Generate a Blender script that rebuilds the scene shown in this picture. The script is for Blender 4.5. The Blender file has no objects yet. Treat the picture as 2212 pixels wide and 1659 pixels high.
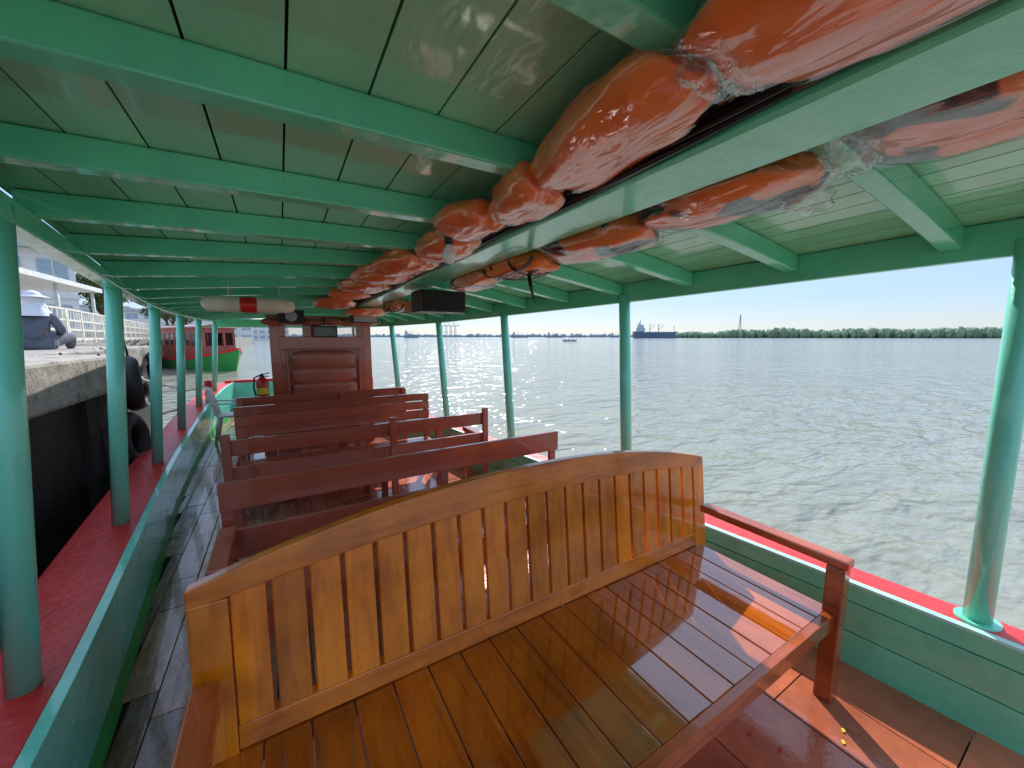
import bpy, math, random
from mathutils import Vector, Matrix, noise
random.seed(7)
sc=bpy.context.scene
COL=sc.collection
# ------------------------------------------------------------------ materials
def newmat(name):
    m=bpy.data.materials.new(name); m.use_nodes=True
    nt=m.node_tree; b=nt.nodes['Principled BSDF']
    return m,nt,b
def N(nt,t,**k):
    n=nt.nodes.new(t)
    for a,v in k.items(): setattr(n,a,v)
    return n
def coords(nt,scale=(1,1,1),useworld=False):
    tc=N(nt,'ShaderNodeTexCoord'); mp=N(nt,'ShaderNodeMapping')
    nt.links.new(tc.outputs['Object'],mp.inputs['Vector'])
    mp.inputs['Scale'].default_value=scale
    return mp.outputs['Vector']
def noise_n(nt,vec,scale,detail=4,rough=.55,dist=0):
    n=N(nt,'ShaderNodeTexNoise'); n.inputs['Scale'].default_value=scale
    n.inputs['Detail'].default_value=detail; n.inputs['Roughness'].default_value=rough
    n.inputs['Distortion'].default_value=dist
    nt.links.new(vec,n.inputs['Vector']); return n
def ramp(nt,inp,stops):
    r=N(nt,'ShaderNodeValToRGB'); e=r.color_ramp.elements
    while len(e)<len(stops): e.new(.5)
    for i,(p,c) in enumerate(stops):
        e[i].position=p; e[i].color=(c[0],c[1],c[2],1)
    nt.links.new(inp,r.inputs['Fac']); return r.outputs['Color']
def sc3(c,k): return tuple(min(1,x*k) for x in c)
def bump(nt,b,h,strength=.3,dist=.01):
    bp=N(nt,'ShaderNodeBump'); bp.inputs['Strength'].default_value=strength
    bp.inputs['Distance'].default_value=dist
    nt.links.new(h,bp.inputs['Height']); nt.links.new(bp.outputs['Normal'],b.inputs['Normal'])
    return bp
def rndval(nt,col,lo=.75,hi=1.2):
    at=N(nt,'ShaderNodeAttribute',attribute_name='rnd')
    mr=N(nt,'ShaderNodeMapRange'); mr.inputs['To Min'].default_value=lo; mr.inputs['To Max'].default_value=hi
    nt.links.new(at.outputs['Fac'],mr.inputs['Value'])
    mx=N(nt,'ShaderNodeMix',data_type='RGBA',blend_type='MULTIPLY'); mx.inputs['Factor'].default_value=1
    nt.links.new(col,mx.inputs['A']); nt.links.new(mr.outputs['Result'],mx.inputs['B'])
    return mx.outputs['Result']
def paint(name,c,rough=.3,var=.25,bscale=14,bstr=.25,dirt=None,dirtamt=.62,coat=.0,lo=.9,hi=1.1,scale=(1,1,1)):
    m,nt,b=newmat(name); v=coords(nt,scale)
    n=noise_n(nt,v,3.2,6,.65)
    col=ramp(nt,n.outputs['Fac'],[(.3,sc3(c,1-var)),(.7,sc3(c,1+var*.6))])
    if dirt:
        n2=noise_n(nt,v,9,8,.75,.6)
        f=ramp(nt,n2.outputs['Fac'],[(dirtamt,(0,0,0)),(dirtamt+.09,(1,1,1))])
        mx=N(nt,'ShaderNodeMix',data_type='RGBA'); nt.links.new(f,mx.inputs['Factor'])
        nt.links.new(col,mx.inputs['A']); mx.inputs['B'].default_value=(*dirt,1); col=mx.outputs['Result']
    col=rndval(nt,col,lo,hi)
    nt.links.new(col,b.inputs['Base Color'])
    n3=noise_n(nt,v,bscale,5,.6)
    rr=N(nt,'ShaderNodeMapRange'); rr.inputs['To Min'].default_value=max(.02,rough-.1); rr.inputs['To Max'].default_value=rough+.14
    nt.links.new(n3.outputs['Fac'],rr.inputs['Value']); nt.links.new(rr.outputs['Result'],b.inputs['Roughness'])
    b.inputs['Coat Weight'].default_value=coat; b.inputs['Coat Roughness'].default_value=.05
    bump(nt,b,n3.outputs['Fac'],bstr,.02)
    return m
def wood(name,c1,c2,axis,rough=.22,coat=.6,lo=.7,hi=1.25,cior=1.5):
    s={'x':(1.2,14,14),'y':(14,1.2,14),'z':(14,14,1.2)}[axis]
    m,nt,b=newmat(name)
    tc=N(nt,'ShaderNodeTexCoord'); at=N(nt,'ShaderNodeAttribute',attribute_name='rnd')
    ml=N(nt,'ShaderNodeMath',operation='MULTIPLY'); ml.inputs[1].default_value=37
    nt.links.new(at.outputs['Fac'],ml.inputs[0])
    ad=N(nt,'ShaderNodeVectorMath',operation='ADD'); nt.links.new(tc.outputs['Object'],ad.inputs[0]); nt.links.new(ml.outputs[0],ad.inputs[1])
    mp=N(nt,'ShaderNodeMapping'); mp.inputs['Scale'].default_value=s; nt.links.new(ad.outputs[0],mp.inputs['Vector'])
    n=noise_n(nt,mp.outputs[0],1.6,8,.62,.9)
    col=ramp(nt,n.outputs['Fac'],[(.25,c2),(.5,c1),(.75,sc3(c1,1.22))])
    nb=noise_n(nt,tc.outputs['Object'],3.2,4,.6)
    mx=N(nt,'ShaderNodeMix',data_type='RGBA',blend_type='MULTIPLY'); mx.inputs['Factor'].default_value=1
    nt.links.new(col,mx.inputs['A']); nt.links.new(ramp(nt,nb.outputs['Fac'],[(.3,(.62,.52,.42)),(.6,(1.05,1.05,1.05))]),mx.inputs['B'])
    nt.links.new(rndval(nt,mx.outputs['Result'],lo,hi),b.inputs['Base Color'])
    b.inputs['Roughness'].default_value=rough
    b.inputs['Coat Weight'].default_value=coat; b.inputs['Coat Roughness'].default_value=.03; b.inputs['Coat IOR'].default_value=cior
    n2=noise_n(nt,tc.outputs['Object'],6,3); 
    bump(nt,b,n2.outputs['Fac'],.12,.015)
    return m
def plain(name,c,rough=.5,metal=0):
    m,nt,b=newmat(name); v=coords(nt); n=noise_n(nt,v,6,4)
    nt.links.new(ramp(nt,n.outputs['Fac'],[(.3,sc3(c,.82)),(.7,sc3(c,1.12))]),b.inputs['Base Color'])
    b.inputs['Roughness'].default_value=rough; b.inputs['Metallic'].default_value=metal
    return m
M={}
M['teal']=paint('green_gloss_paint',(.16,.78,.48),.2,.12,10,.25,(.08,.36,.22),.70,coat=.6)
M['tealpost']=paint('teal_post_paint',(.21,.78,.58),.22,.12,12,.2,(.1,.4,.3),.70,coat=.5,scale=(1,1,.5))
M['tealwall']=paint('teal_bulwark_paint',(.22,.86,.67),.22,.12,9,.3,(.1,.42,.33),.70,coat=.5)
M['ceil']=paint('green_ceiling_paint',(.33,.78,.49),.12,.15,5,.55,(.14,.38,.22),.71,coat=.8,lo=.88,hi=1.08,scale=(1,.35,1))
M['wallgreen']=paint('green_bulwark_paint',(.19,.68,.40),.2,.18,9,.35,(.1,.3,.19),.66,coat=.5)
M['red']=paint('red_gunwale_paint',(.84,.045,.04),.35,.2,16,.4,(.35,.04,.04),.68)
M['maroon']=paint('brown_bench_paint',(.44,.105,.06),.16,.16,10,.2,(.2,.045,.03),.72,coat=.6,lo=.85,hi=1.15)
M['maroonpad']=paint('maroon_vinyl',(.44,.115,.07),.3,.12,20,.15,coat=.3)
def floor_mat():
    m=paint('worn_floor_boards',(.62,.17,.085),.16,.35,7,.4,(.4,.28,.2),.62,coat=.5,lo=.6,hi=1.3)
    nt=m.node_tree;b=nt.nodes['Principled BSDF'];old=b.inputs['Base Color'].links[0].from_socket
    tc=N(nt,'ShaderNodeTexCoord');sx=N(nt,'ShaderNodeSeparateXYZ');nt.links.new(tc.outputs['Object'],sx.inputs[0])
    mr=N(nt,'ShaderNodeMapRange');mr.inputs['From Min'].default_value=-.5;mr.inputs['From Max'].default_value=.6;mr.inputs['To Min'].default_value=.9;mr.inputs['To Max'].default_value=.0
    nt.links.new(sx.outputs[0],mr.inputs['Value'])
    n=noise_n(nt,coords(nt,(6,1,1)),4,7,.7);g=rndval(nt,ramp(nt,n.outputs['Fac'],[(.3,(.20,.09,.06)),(.5,(.38,.21,.15)),(.72,(.66,.5,.42))]),.45,1.4)
    mx=N(nt,'ShaderNodeMix',data_type='RGBA');nt.links.new(mr.outputs[0],mx.inputs['Factor']);nt.links.new(old,mx.inputs['A']);nt.links.new(g,mx.inputs['B'])
    nt.links.new(mx.outputs['Result'],b.inputs['Base Color']);b.inputs['Coat Weight'].default_value=.55;return m
M['floor']=floor_mat()
M['dark']=plain('dark_gap',(.015,.012,.01),.8)
M['wx']=wood('varnished_wood_x',(.74,.19,.009),(.46,.095,.005),'x',lo=.85,hi=1.15,coat=.5)
M['wy']=wood('varnished_wood_y',(.50,.115,.008),(.26,.05,.004),'y',rough=.1,coat=1,lo=.75,hi=1.2,cior=2.0)
M['wz']=wood('varnished_wood_z',(.88,.24,.009),(.56,.13,.006),'z',lo=.78,hi=1.15,coat=.45)
M['wred']=wood('varnished_redwood',(.48,.10,.022),(.27,.05,.012),'y')
M['wredx']=wood('varnished_redwood_front',(.48,.10,.022),(.27,.05,.012),'x')
M['concrete']=paint('weathered_concrete',(.40,.37,.33),.85,.3,12,.8,(.12,.11,.095),.54)
M['wetshade']=paint('wet_wall_shadow_black',(.035,.03,.028),.6,.4,8,.9,(.07,.06,.05),.66)  # wet wall; the shadow below the slab is put into its black
M['rubber']=plain('black_rubber',(.02,.02,.022),.55)
M['black']=plain('black_plastic',(.015,.015,.017),.45)
M['cable']=plain('cable_sheath',(.012,.012,.018),.4)
def jacket_mat(name,patch):
    m,nt,b=newmat(name); v=coords(nt); n=noise_n(nt,v,4,3,.5,.8)
    c=ramp(nt,n.outputs['Fac'],[(.3,(1,.17,.03)),(.7,(1,.30,.07))])
    if patch:
        n2=noise_n(nt,v,4.5,2,.4)
        f=ramp(nt,n2.outputs['Fac'],[(.52,(0,0,0)),(.54,(1,1,1))])
        mx=N(nt,'ShaderNodeMix',data_type='RGBA'); nt.links.new(f,mx.inputs['Factor']); nt.links.new(c,mx.inputs['A']); mx.inputs['B'].default_value=(.03,.02,.025,1); c=mx.outputs['Result']
    nt.links.new(c,b.inputs['Base Color']); b.inputs['Roughness'].default_value=.35
    n3=noise_n(nt,coords(nt,(1.5,5,3)),1.8,2,.4,1.2); bump(nt,b,n3.outputs['Fac'],.3,.035)
    return m
M['orange']=jacket_mat('orange_jacket_cloth',False); M['orangeblack']=jacket_mat('orange_black_jacket_cloth',True)
def plastic_mat():
    m=bpy.data.materials.new('clear_plastic_film'); m.use_nodes=True; nt=m.node_tree; nt.nodes.clear()
    o=N(nt,'ShaderNodeOutputMaterial'); t=N(nt,'ShaderNodeBsdfTransparent'); g=N(nt,'ShaderNodeBsdfGlossy'); d=N(nt,'ShaderNodeBsdfDiffuse')
    t.inputs['Color'].default_value=(.99,.99,.99,1); g.inputs['Roughness'].default_value=.06; d.inputs['Color'].default_value=(.95,.95,.95,1)
    v=coords(nt,(8,2.5,6)); n=noise_n(nt,v,.9,3,.5,1.3)
    bp=N(nt,'ShaderNodeBump'); bp.inputs['Strength'].default_value=.6; bp.inputs['Distance'].default_value=.035
    nt.links.new(n.outputs['Fac'],bp.inputs['Height']); nt.links.new(bp.outputs[0],g.inputs['Normal'])
    fr=N(nt,'ShaderNodeLayerWeight'); fr.inputs['Blend'].default_value=.25; nt.links.new(bp.outputs[0],fr.inputs['Normal'])
    m1=N(nt,'ShaderNodeMixShader'); 
    mr=N(nt,'ShaderNodeMapRange'); mr.inputs['To Min'].default_value=.06; mr.inputs['To Max'].default_value=.45
    nt.links.new(fr.outputs['Facing'],mr.inputs['Value']); nt.links.new(mr.outputs[0],m1.inputs[0]); nt.links.new(t.outputs[0],m1.inputs[1]); nt.links.new(g.outputs[0],m1.inputs[2])
    f=ramp(nt,n.outputs['Fac'],[(.57,(.0,.0,.0)),(.63,(.12,.12,.12)),(.69,(.01,.01,.01))])
    m2=N(nt,'ShaderNodeMixShader'); nt.links.new(f,m2.inputs[0]); nt.links.new(m1.outputs[0],m2.inputs[1]); nt.links.new(d.outputs[0],m2.inputs[2])
    nt.links.new(m2.outputs[0],o.inputs['Surface']); return m
M['film']=plastic_mat()
M['white']=plain('white_paint',(.8,.8,.78),.5)
M['mint']=plain('pale_mint_trim',(.5,.8,.68),.4)
M['cream']=plain('cream_canvas',(.82,.76,.64),.7)
M['redpl']=plain('red_enamel',(.68,.02,.02),.3)
M['chair']=plain('grey_white_plastic',(.68,.7,.74),.4)
M['steel']=plain('grey_steel',(.35,.36,.38),.4,.6)
M['glass']=plain('window_glass',(.05,.07,.085),.08)
M['greenhull']=paint('green_hull_paint',(.04,.36,.08),.35,.2)
M['cabinred']=paint('faded_red_cabin_paint',(.42,.085,.065),.45,.2)
M['yellow']=plain('yellow_label',(.8,.6,.05),.5)
M['bulb']=plain('opal_bulb_glass',(.95,.93,.9),.15)
M['skin']=plain('skin',(.35,.19,.12),.5)
M['greycloth']=paint('grey_cloth',(.16,.18,.23),.85,.35,14,.9)
M['whitecloth']=paint('white_cloth',(.8,.8,.85),.85,.1,20,.8)
M['navy']=plain('dark_blue_ship_paint',(.10,.15,.24),.6)
M['haze']=plain('hazy_grey_paint',(.42,.50,.57),.8)  # distance haze is mixed into this grey
M['hazedark']=plain('hazy_dark_steel',(.24,.30,.36),.8)  # steel tone lifted and blued to stand in for distance haze
M['bwhite']=paint('plaster_wall',(.75,.75,.73),.8,.1)
M['bgrey']=plain('grey_roof_sheet',(.45,.47,.49),.6)
M['trunk']=plain('bark',(.09,.065,.045),.9)
# ------------------------------------------------------------------ mesh builder
class MB:
    def __init__(s): s.v=[];s.f=[];s.mi=[];s.sm=[];s.rn=[];s.m=0;s.r=.5
    def face(s,idx,smooth=False):
        s.f.append(idx);s.mi.append(s.m);s.sm.append(smooth);s.rn.append(s.r)
    def box(s,x0,x1,y0,y1,z0,z1,rn=True):
        if rn: s.r=random.random()
        b=len(s.v); s.v+=[(x,y,z) for z in(z0,z1) for y in(y0,y1) for x in(x0,x1)]
        for q in((0,2,3,1),(4,5,7,6),(0,1,5,4),(2,6,7,3),(0,4,6,2),(1,3,7,5)): s.face([b+i for i in q])
    def beam(s,p,q,w,h,up=(0,0,1)):
        s.r=random.random(); p=Vector(p);q=Vector(q);d=(q-p).normalized();u=Vector(up)
        r=d.cross(u).normalized();u=r.cross(d).normalized();b=len(s.v)
        for e in(p,q):
            for a,c in((-1,-1),(1,-1),(1,1),(-1,1)): s.v.append(tuple(e+r*a*w/2+u*c*h/2))
        for q4 in((0,1,2,3),(7,6,5,4),(0,4,5,1),(1,5,6,2),(2,6,7,3),(3,7,4,0)): s.face([b+i for i in q4])
    def rings(s,rings,closed=True,caps=True,smooth=False):
        n=len(rings[0]);b=len(s.v)
        for r in rings: s.v+=[tuple(p) for p in r]
        m=n if closed else n-1
        for i in range(len(rings)-1):
            for j in range(m):
                k=(j+1)%n; s.face([b+i*n+j,b+i*n+k,b+(i+1)*n+k,b+(i+1)*n+j],smooth)
        if caps and closed:
            s.face([b+j for j in reversed(range(n))]); s.face([b+(len(rings)-1)*n+j for j in range(n)])
    def tube(s,pts,rad,n=12,caps=True):
        pts=[Vector(p) for p in pts]; rr=rad if isinstance(rad,(list,tuple)) else [rad]*len(pts); R=[]
        ref=Vector((0,0,1)) if abs((pts[-1]-pts[0]).normalized().z)<.9 else Vector((1,0,0))
        for i,p in enumerate(pts):
            d=(pts[min(i+1,len(pts)-1)]-pts[max(i-1,0)]).normalized()
            a=d.cross(ref).normalized(); c=a.cross(d)
            R.append([p+(a*math.cos(t)+c*math.sin(t))*rr[i] for t in [2*math.pi*k/n for k in range(n)]])
        s.rings(R,True,caps,True)
    def loft(s,ys,prof): s.r=random.random(); s.rings([[(x,y,z) for x,z in prof(y)] for y in ys])
    def torus(s,c,ax,R,r,n=28,k=12,a0=0,a1=2*math.pi):
        c=Vector(c);ax=Vector(ax).normalized();ref=Vector((0,0,1)) if abs(ax.z)<.9 else Vector((1,0,0))
        u=ax.cross(ref).normalized();w=ax.cross(u);full=abs(a1-a0-2*math.pi)<1e-4;R2=[]
        for i in range(n+1):
            t=a0+(a1-a0)*i/n;d=u*math.cos(t)+w*math.sin(t)
            R2.append([c+d*(R+r*math.cos(q))+ax*r*math.sin(q) for q in [2*math.pi*j/k for j in range(k)]])
        s.rings(R2,True,not full,True)
    def puff(s,c,r,rz=0,seed=0,amp=.12,freq=2.2,e=.65,nu=44,nv=26,ridge=0,zmax=None,xmax=None,xmin=None):
        c=Vector(c);sp=lambda x,p:math.copysign(abs(x)**p,x);Rm=Matrix.Rotation(rz,3,'Z');rings=[]
        for i in range(nv+1):
            th=-math.pi/2+math.pi*i/nv;row=[]
            for j in range(nu):
                ph=2*math.pi*j/nu
                d=Vector((sp(math.cos(th),e)*sp(math.cos(ph),e),sp(math.cos(th),e)*sp(math.sin(ph),e),sp(math.sin(th),e)))
                q=d*freq+Vector((seed*3.1,seed*1.7,seed))
                k=1+amp*noise.noise(q)+amp*.4*noise.noise(q*2.3)
                if ridge: k+=ridge*(abs(noise.noise(q*3.1))*2-.5)
                p=c+Rm@Vector((d.x*r[0]*k,d.y*r[1]*k,d.z*r[2]*k))
                if xmax is not None and p.x>xmax: p.x=xmax+(p.x-xmax)*.1
                if xmin is not None and p.x<xmin: p.x=xmin+(p.x-xmin)*.1
                row.append(p)
            rings.append(row)
        s.rings(rings,True,True,True)
ORG={}
def reg(o,parent,org,label,category,group,kind):
    if parent:
        o.parent=parent; o.location=Vector(org)-ORG[parent.name]
    else:
        o.location=Vector(org)
    ORG[o.name]=Vector(org)
    if label:o['label']=label
    if category:o['category']=category
    if group:o['group']=group
    if kind:o['kind']=kind
    return o
def mesh(name,mb,mats,parent=None,label=None,category=None,group=None,kind=None,bevel=0,org=None,subsurf=0):
    xs=[v[0] for v in mb.v];ys=[v[1] for v in mb.v];zs=[v[2] for v in mb.v]
    if org is None: org=((min(xs)+max(xs))/2,(min(ys)+max(ys))/2,min(zs))
    me=bpy.data.meshes.new(name)
    me.from_pydata([(v[0]-org[0],v[1]-org[1],v[2]-org[2]) for v in mb.v],[],mb.f)
    for m in mats: me.materials.append(M[m] if isinstance(m,str) else m)
    me.polygons.foreach_set('material_index',mb.mi); me.polygons.foreach_set('use_smooth',mb.sm)
    a=me.attributes.new('rnd','FLOAT','FACE'); a.data.foreach_set('value',mb.rn); me.update()
    o=bpy.data.objects.new(name,me); COL.objects.link(o)
    if bevel:
        md=o.modifiers.new('Bevel','BEVEL');md.width=bevel;md.segments=2;md.limit_method='ANGLE';md.angle_limit=math.radians(40)
    if subsurf:
        md=o.modifiers.new('Sub','SUBSURF');md.levels=subsurf;md.render_levels=subsurf
    return reg(o,parent,org,label,category,group,kind)
def empty(name,loc,label=None,category=None,group=None,parent=None):
    o=bpy.data.objects.new(name,None);COL.objects.link(o);o.empty_display_size=.2
    return reg(o,parent,loc,label,category,group,None)
def interp(y,t):
    if y<=t[0][0]: return t[0][1]
    for (a,b),(c,d) in zip(t,t[1:]):
        if y<=c: return b+(d-b)*(y-a)/(c-a)
    return t[-1][1]
def smooth_interp(y,t):
    return (interp(y-.5,t)+2*interp(y,t)+interp(y+.5,t))/4
def frange(a,b,n): return [a+(b-a)*i/n for i in range(n+1)]
H=1.69
RS=-.45   # roof cut short behind the camera, unseen, so sky light reaches inside
# ------------------------------------------------------------------ boat geometry functions (boat axis = +Y, floor z=0)
RX=lambda y:smooth_interp(y,[(-2,2.74),(.28,2.58),(2.13,2.39),(3.66,2.2),(5.17,2.02),(6.81,1.78),(8.4,1.48),(10.6,.95)])
LX=lambda y:smooth_interp(y,[(-2,-.72),(0,-.76),(1.96,-.86),(3.48,-1.0),(5.03,-1.13),(6.6,-1.2),(8.2,-1.24),(9.7,-1.18),(10.6,-1.05)])
GZ=lambda y:smooth_interp(y,[(-2,.44),(5,.44),(6.6,.46),(8.2,.53),(9.7,.62),(10.6,.68)])
RB=lambda y:H+smooth_interp(y,[(-2,.34),(.3,.316),(2.1,.26),(3.7,.222),(5.2,.19),(7,.18),(10,.2)])
LB=lambda y:H+smooth_interp(y,[(-2,.42),(2,.37),(3.5,.30),(5,.26),(6.6,.265),(8.2,.28),(10,.30)])
LE=lambda y:H+smooth_interp(y,[(-2,.575),(1.0,.57),(2.1,.535),(2.8,.48),(3.5,.435),(5,.39),(6.6,.39),(8.2,.40),(10,.42)])
RXE=lambda y:RX(y)-.11
LXE=lambda y:LX(y)+.12
def CZ(x,y):
    c=H+.585-.014*(min(y,6)-.5)
    if x>.85:
        t=min(1,(x-.85)/(RXE(y)-.85)); return c+(RB(y)+.14-c)*t**1.5
    t=min(1,(.85-x)/(.85-LXE(y))); return c+(LE(y)-c)*t**1.6
BZ=lambda y:H+.43-.012*(y-.5)
YS=frange(-2,10.6,64)
boat=empty('passenger_boat',(.8,4,0),'green painted wooden river passenger boat moored beside concrete pier','boat')
# hull
mb=MB()
def hull(y):
    l,r,g=LX(y),RX(y),GZ(y)
    return [(l-.17,g-.05),(l-.14,-.1),(l+.1,-.8),(r-.15,-.8),(r+.04,-.1),(r+.07,g-.05),(r+.0,g-.05),(r-.1,-.1),(l+.2,-.1),(l-.0,g-.05)]
mb.loft(YS,hull)
hl=mesh('hull',mb,['greenhull'],boat)
mb=MB()
mb.loft(YS,lambda y:[(LX(y)-.21,GZ(y)-.055),(LX(y)-.21,GZ(y)),(LX(y)+.1,GZ(y)),(LX(y)+.1,GZ(y)-.055)])
mb.loft(YS,lambda y:[(LX(y)-.30,GZ(y)-.2),(LX(y)-.30,GZ(y)-.12),(LX(y)-.16,GZ(y)-.12),(LX(y)-.16,GZ(y)-.2)])
mb.loft(YS,lambda y:[(RX(y)-.07,GZ(y)-.045),(RX(y)-.07,GZ(y)),(RX(y)+.08,GZ(y)),(RX(y)+.08,GZ(y)-.045)])
mb.box(-1.1,1.0,10.55,10.68,.62,.72)
mesh('gunwale',mb,['red'],boat,bevel=.008)
mb=MB()
mb.loft(YS,lambda y:[(LX(y)+.10,.0),(LX(y)+.10,.215),(LX(y)+.135,.215),(LX(y)+.135,.0)])
mb.loft(YS,lambda y:[(LX(y)+.102,.221),(LX(y)+.102,GZ(y)+.016),(LX(y)+.146,GZ(y)+.016),(LX(y)+.146,.221)])
mb.m=1
for a,b2 in((-.02,.17),(.176,.335),(.341,None)):
    mb.loft(YS,lambda y:[(RX(y)-.105,a),(RX(y)-.105,(b2 or GZ(y)-.012)),(RX(y)-.07,(b2 or GZ(y)-.012)),(RX(y)-.07,a)])
mb.m=0
mb.box(-1.05,.95,10.5,10.55,0,.66)
mesh('bulwark',mb,['tealwall','wallgreen'],boat,bevel=.003)
mb=MB(); mb.loft(YS,lambda y:[(RX(y)-.108,GZ(y)-.011),(RX(y)-.108,GZ(y)+.002),(RX(y)-.071,GZ(y)+.002),(RX(y)-.071,GZ(y)-.011)])
mesh('rail_trim',mb,['mint'],boat)
# deck floor
mb=MB(); mb.m=1
mb.loft(YS,lambda y:[(LX(y)+.1,-.03),(LX(y)+.1,-.008),(RX(y)-.07,-.008),(RX(y)-.07,-.03)])
mb.m=0
x=-1.4
while x<2.8:
    w=random.choice([.13,.155,.18]) if x<.4 else random.choice([.28,.34,.4])
    y=-2-random.random()*.5
    while y<10.4:
        L=random.choice([.35,.5,.7]) if x<.4 else random.choice([.5,.7,.9]); y1=min(y+L,10.45)
        ya=max(y,-2)
        if x<.4:
            xa=max(x+.0025,LX(ya)+.14,LX(y1)+.14); xb=x+w-.0025
        else:
            xa=x+.0025; xb=min(x+w-.0025,min(RX(ya),RX(y1))-.1)
        if xb-xa>.02 and y1>ya+.02:
            h=random.uniform(-.002,.002); mb.box(xa,xb,ya+.0025,y1-.0025,-.007,h)
        y=y1
    x+=w
mb.r=.4
mb.loft(YS,lambda y:[(RX(y)-.19,-.0072),(RX(y)-.19,-.0035),(RX(y)-.106,-.0035),(RX(y)-.106,-.0072)])
mesh('deck_floor',mb,['floor','dark'],boat,bevel=.0015,org=(0,0,0))
# roof
roof=empty('roof',(.8,4,2.2),parent=boat)
mb=MB()
x=-1.5
while x<2.7:
    w=.172 if x<.9 else .115
    def prof(y,x=x,w=w):
        a=min(max(x+.003,LXE(y)-.05),RXE(y)+.05); b=min(max(x+w-.003,LXE(y)-.05),RXE(y)+.05)
        za=CZ(a,y);zb=CZ(b,y)
        return [(a,za),(a,za+.02),(b,zb+.02),(b,zb)]
    mb.loft(frange(RS,9.9,50),prof)
    x+=w
mesh('ceiling_planks',mb,['ceil'],roof)
mb=MB()
def cover(y):
    xs=frange(LXE(y)-.06,RXE(y)+.06,14)
    return [(x,CZ(x,y)+.022) for x in xs]+[(x,CZ(x,y)+.05) for x in reversed(xs)]
mb.loft(frange(RS,9.92,50),cover)
mesh('roof_cover',mb,['dark'],roof)
ry=-.08
while ry<9.9:
    mb=MB(); xs=frange(LXE(ry)-.02,RXE(ry)-.0,24); mb.r=random.random()
    wv=random.uniform(-.004,.004)
    mb.rings([[(x,ry-.033,CZ(x,ry)-.088+wv),(x,ry+.033,CZ(x,ry)-.088+wv),(x,ry+.033,CZ(x,ry)-.001),(x,ry-.033,CZ(x,ry)-.001)] for x in xs])
    mesh('rib',mb,['teal'],roof,bevel=.006)
    ry+=.56+random.uniform(-.015,.015)
mb=MB()
mb.loft(frange(RS,6.4,30),lambda y:[(.865,BZ(y)),(.865,BZ(y)+.066),(1.085,BZ(y)+.066),(1.085,BZ(y))])
mesh('centre_beam',mb,['teal'],roof,bevel=.01)
mb=MB()
mb.loft(frange(RS,9.9,50),lambda y:[(RXE(y)-.0,RB(y)),(RXE(y)-.0,RB(y)+.139),(RXE(y)+.045,RB(y)+.139),(RXE(y)+.045,RB(y))])
mb.loft(frange(RS,9.9,50),lambda y:[(LXE(y)-.05,LB(y)),(LXE(y)-.05,LE(y)-.085),(LXE(y)+.03,LE(y)-.085),(LXE(y)+.03,LB(y))] if LE(y)-.085-LB(y)>.03 else [(LXE(y)-.05,LB(y)),(LXE(y)-.05,LB(y)+.045),(LXE(y)+.03,LB(y)+.045),(LXE(y)+.03,LB(y))])
mb.loft(frange(RS,9.9,50),lambda y:[(LXE(y)-.09,LB(y)+.03),(LXE(y)-.09,LE(y)),(LXE(y)-.055,LE(y)),(LXE(y)-.055,LB(y)+.03)])
mb.box(LXE(9.9)-.05,RXE(9.9)+.05,9.9,9.94,RB(9.9),RB(9.9)+.17)
mesh('eaves_board',mb,['teal'],roof,bevel=.006)
mb=MB()
for k in range(6):
    pts=[]
    for y in frange(RS,6.2,70):
        sag=.012*math.sin(y*5+k)+.02*noise.noise(Vector((y*1.3,k*5.,0)))
        pts.append((.853-.012*(k%3)+sag*.6,y,BZ(y)+.018+.014*(k//2)+sag*.7))
    mb.m=1 if k==3 else 0
    mb.tube(pts,.006+.002*(k%2),6)
mesh('cable',mb,['cable',plain('brown_cable',(.12,.05,.03),.5)],roof)
# posts
def post(bx,by,bz,tx,tz,r=.044,fl=1.0):
    mb=MB(); mb.tube([(bx,by,bz-.03),(bx+(tx-bx)*.5,by,(bz+tz)/2),(tx,by,tz+.06)],[r*1.02,r,r*.95],24)
    if fl>1: mb.tube([(bx,by,bz-.004),(bx,by,bz+.012)],r*fl,24)
    mesh('post',mb,['tealpost'],boat)
for y in(.28,2.13,3.66,5.17,6.81,8.4): post(RX(y),y,GZ(y),RXE(y)+.005,RB(y),fl=1.6)
for y in(.4,1.96,3.48,5.03,6.6,8.2,9.6): post(LX(y),y,GZ(y),LXE(y)-.01,LB(y))
for (x,y) in((-1.12,8.5),(1.5,8.0)):
    mb=MB(); z=GZ(y); mb.tube([(x,y,z-.05),(x,y,z+.1)],.06,14); mb.m=1; mb.tube([(x,y,z+.1),(x,y,z+.36),(x,y,z+.38)],[.055,.06,.05],14)
    mesh('mooring_bitt',mb,['teal','red'],boat)
# wheelhouse
wh=empty('wheelhouse',(.57,7.2,0),parent=boat)
X0,X1,Y0,Y1,ZT=-.12,1.26,6.5,8.1,1.97
mb=MB()
mb.box(X0,X0+.12,Y0,Y0+.04,0,ZT);mb.box(X1-.12,X1,Y0,Y0+.04,0,ZT)
mb.box(X0+.12,X1-.12,Y0+.002,Y0+.038,1.5,1.69);mb.box(X0+.12,X1-.12,Y0+.002,Y0+.038,1.86,ZT)
mb.box(X0+.12,X0+.2,Y0+.002,Y0+.038,1.69,1.86);mb.box(.3,.5,Y0+.002,Y0+.038,1.69,1.86);mb.box(X1-.2,X1-.12,Y0+.002,Y0+.038,1.69,1.86)
mb.box(X0+.12,X1-.12,Y0+.002,Y0+.038,.0,.8);mb.box(X0+.12,.1,Y0+.002,Y0+.038,.8,1.5);mb.box(1.05,X1-.12,Y0+.002,Y0+.038,.8,1.5)
mb.box(.1,1.05,Y0+.03,Y0+.05,.8,1.5)
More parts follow.
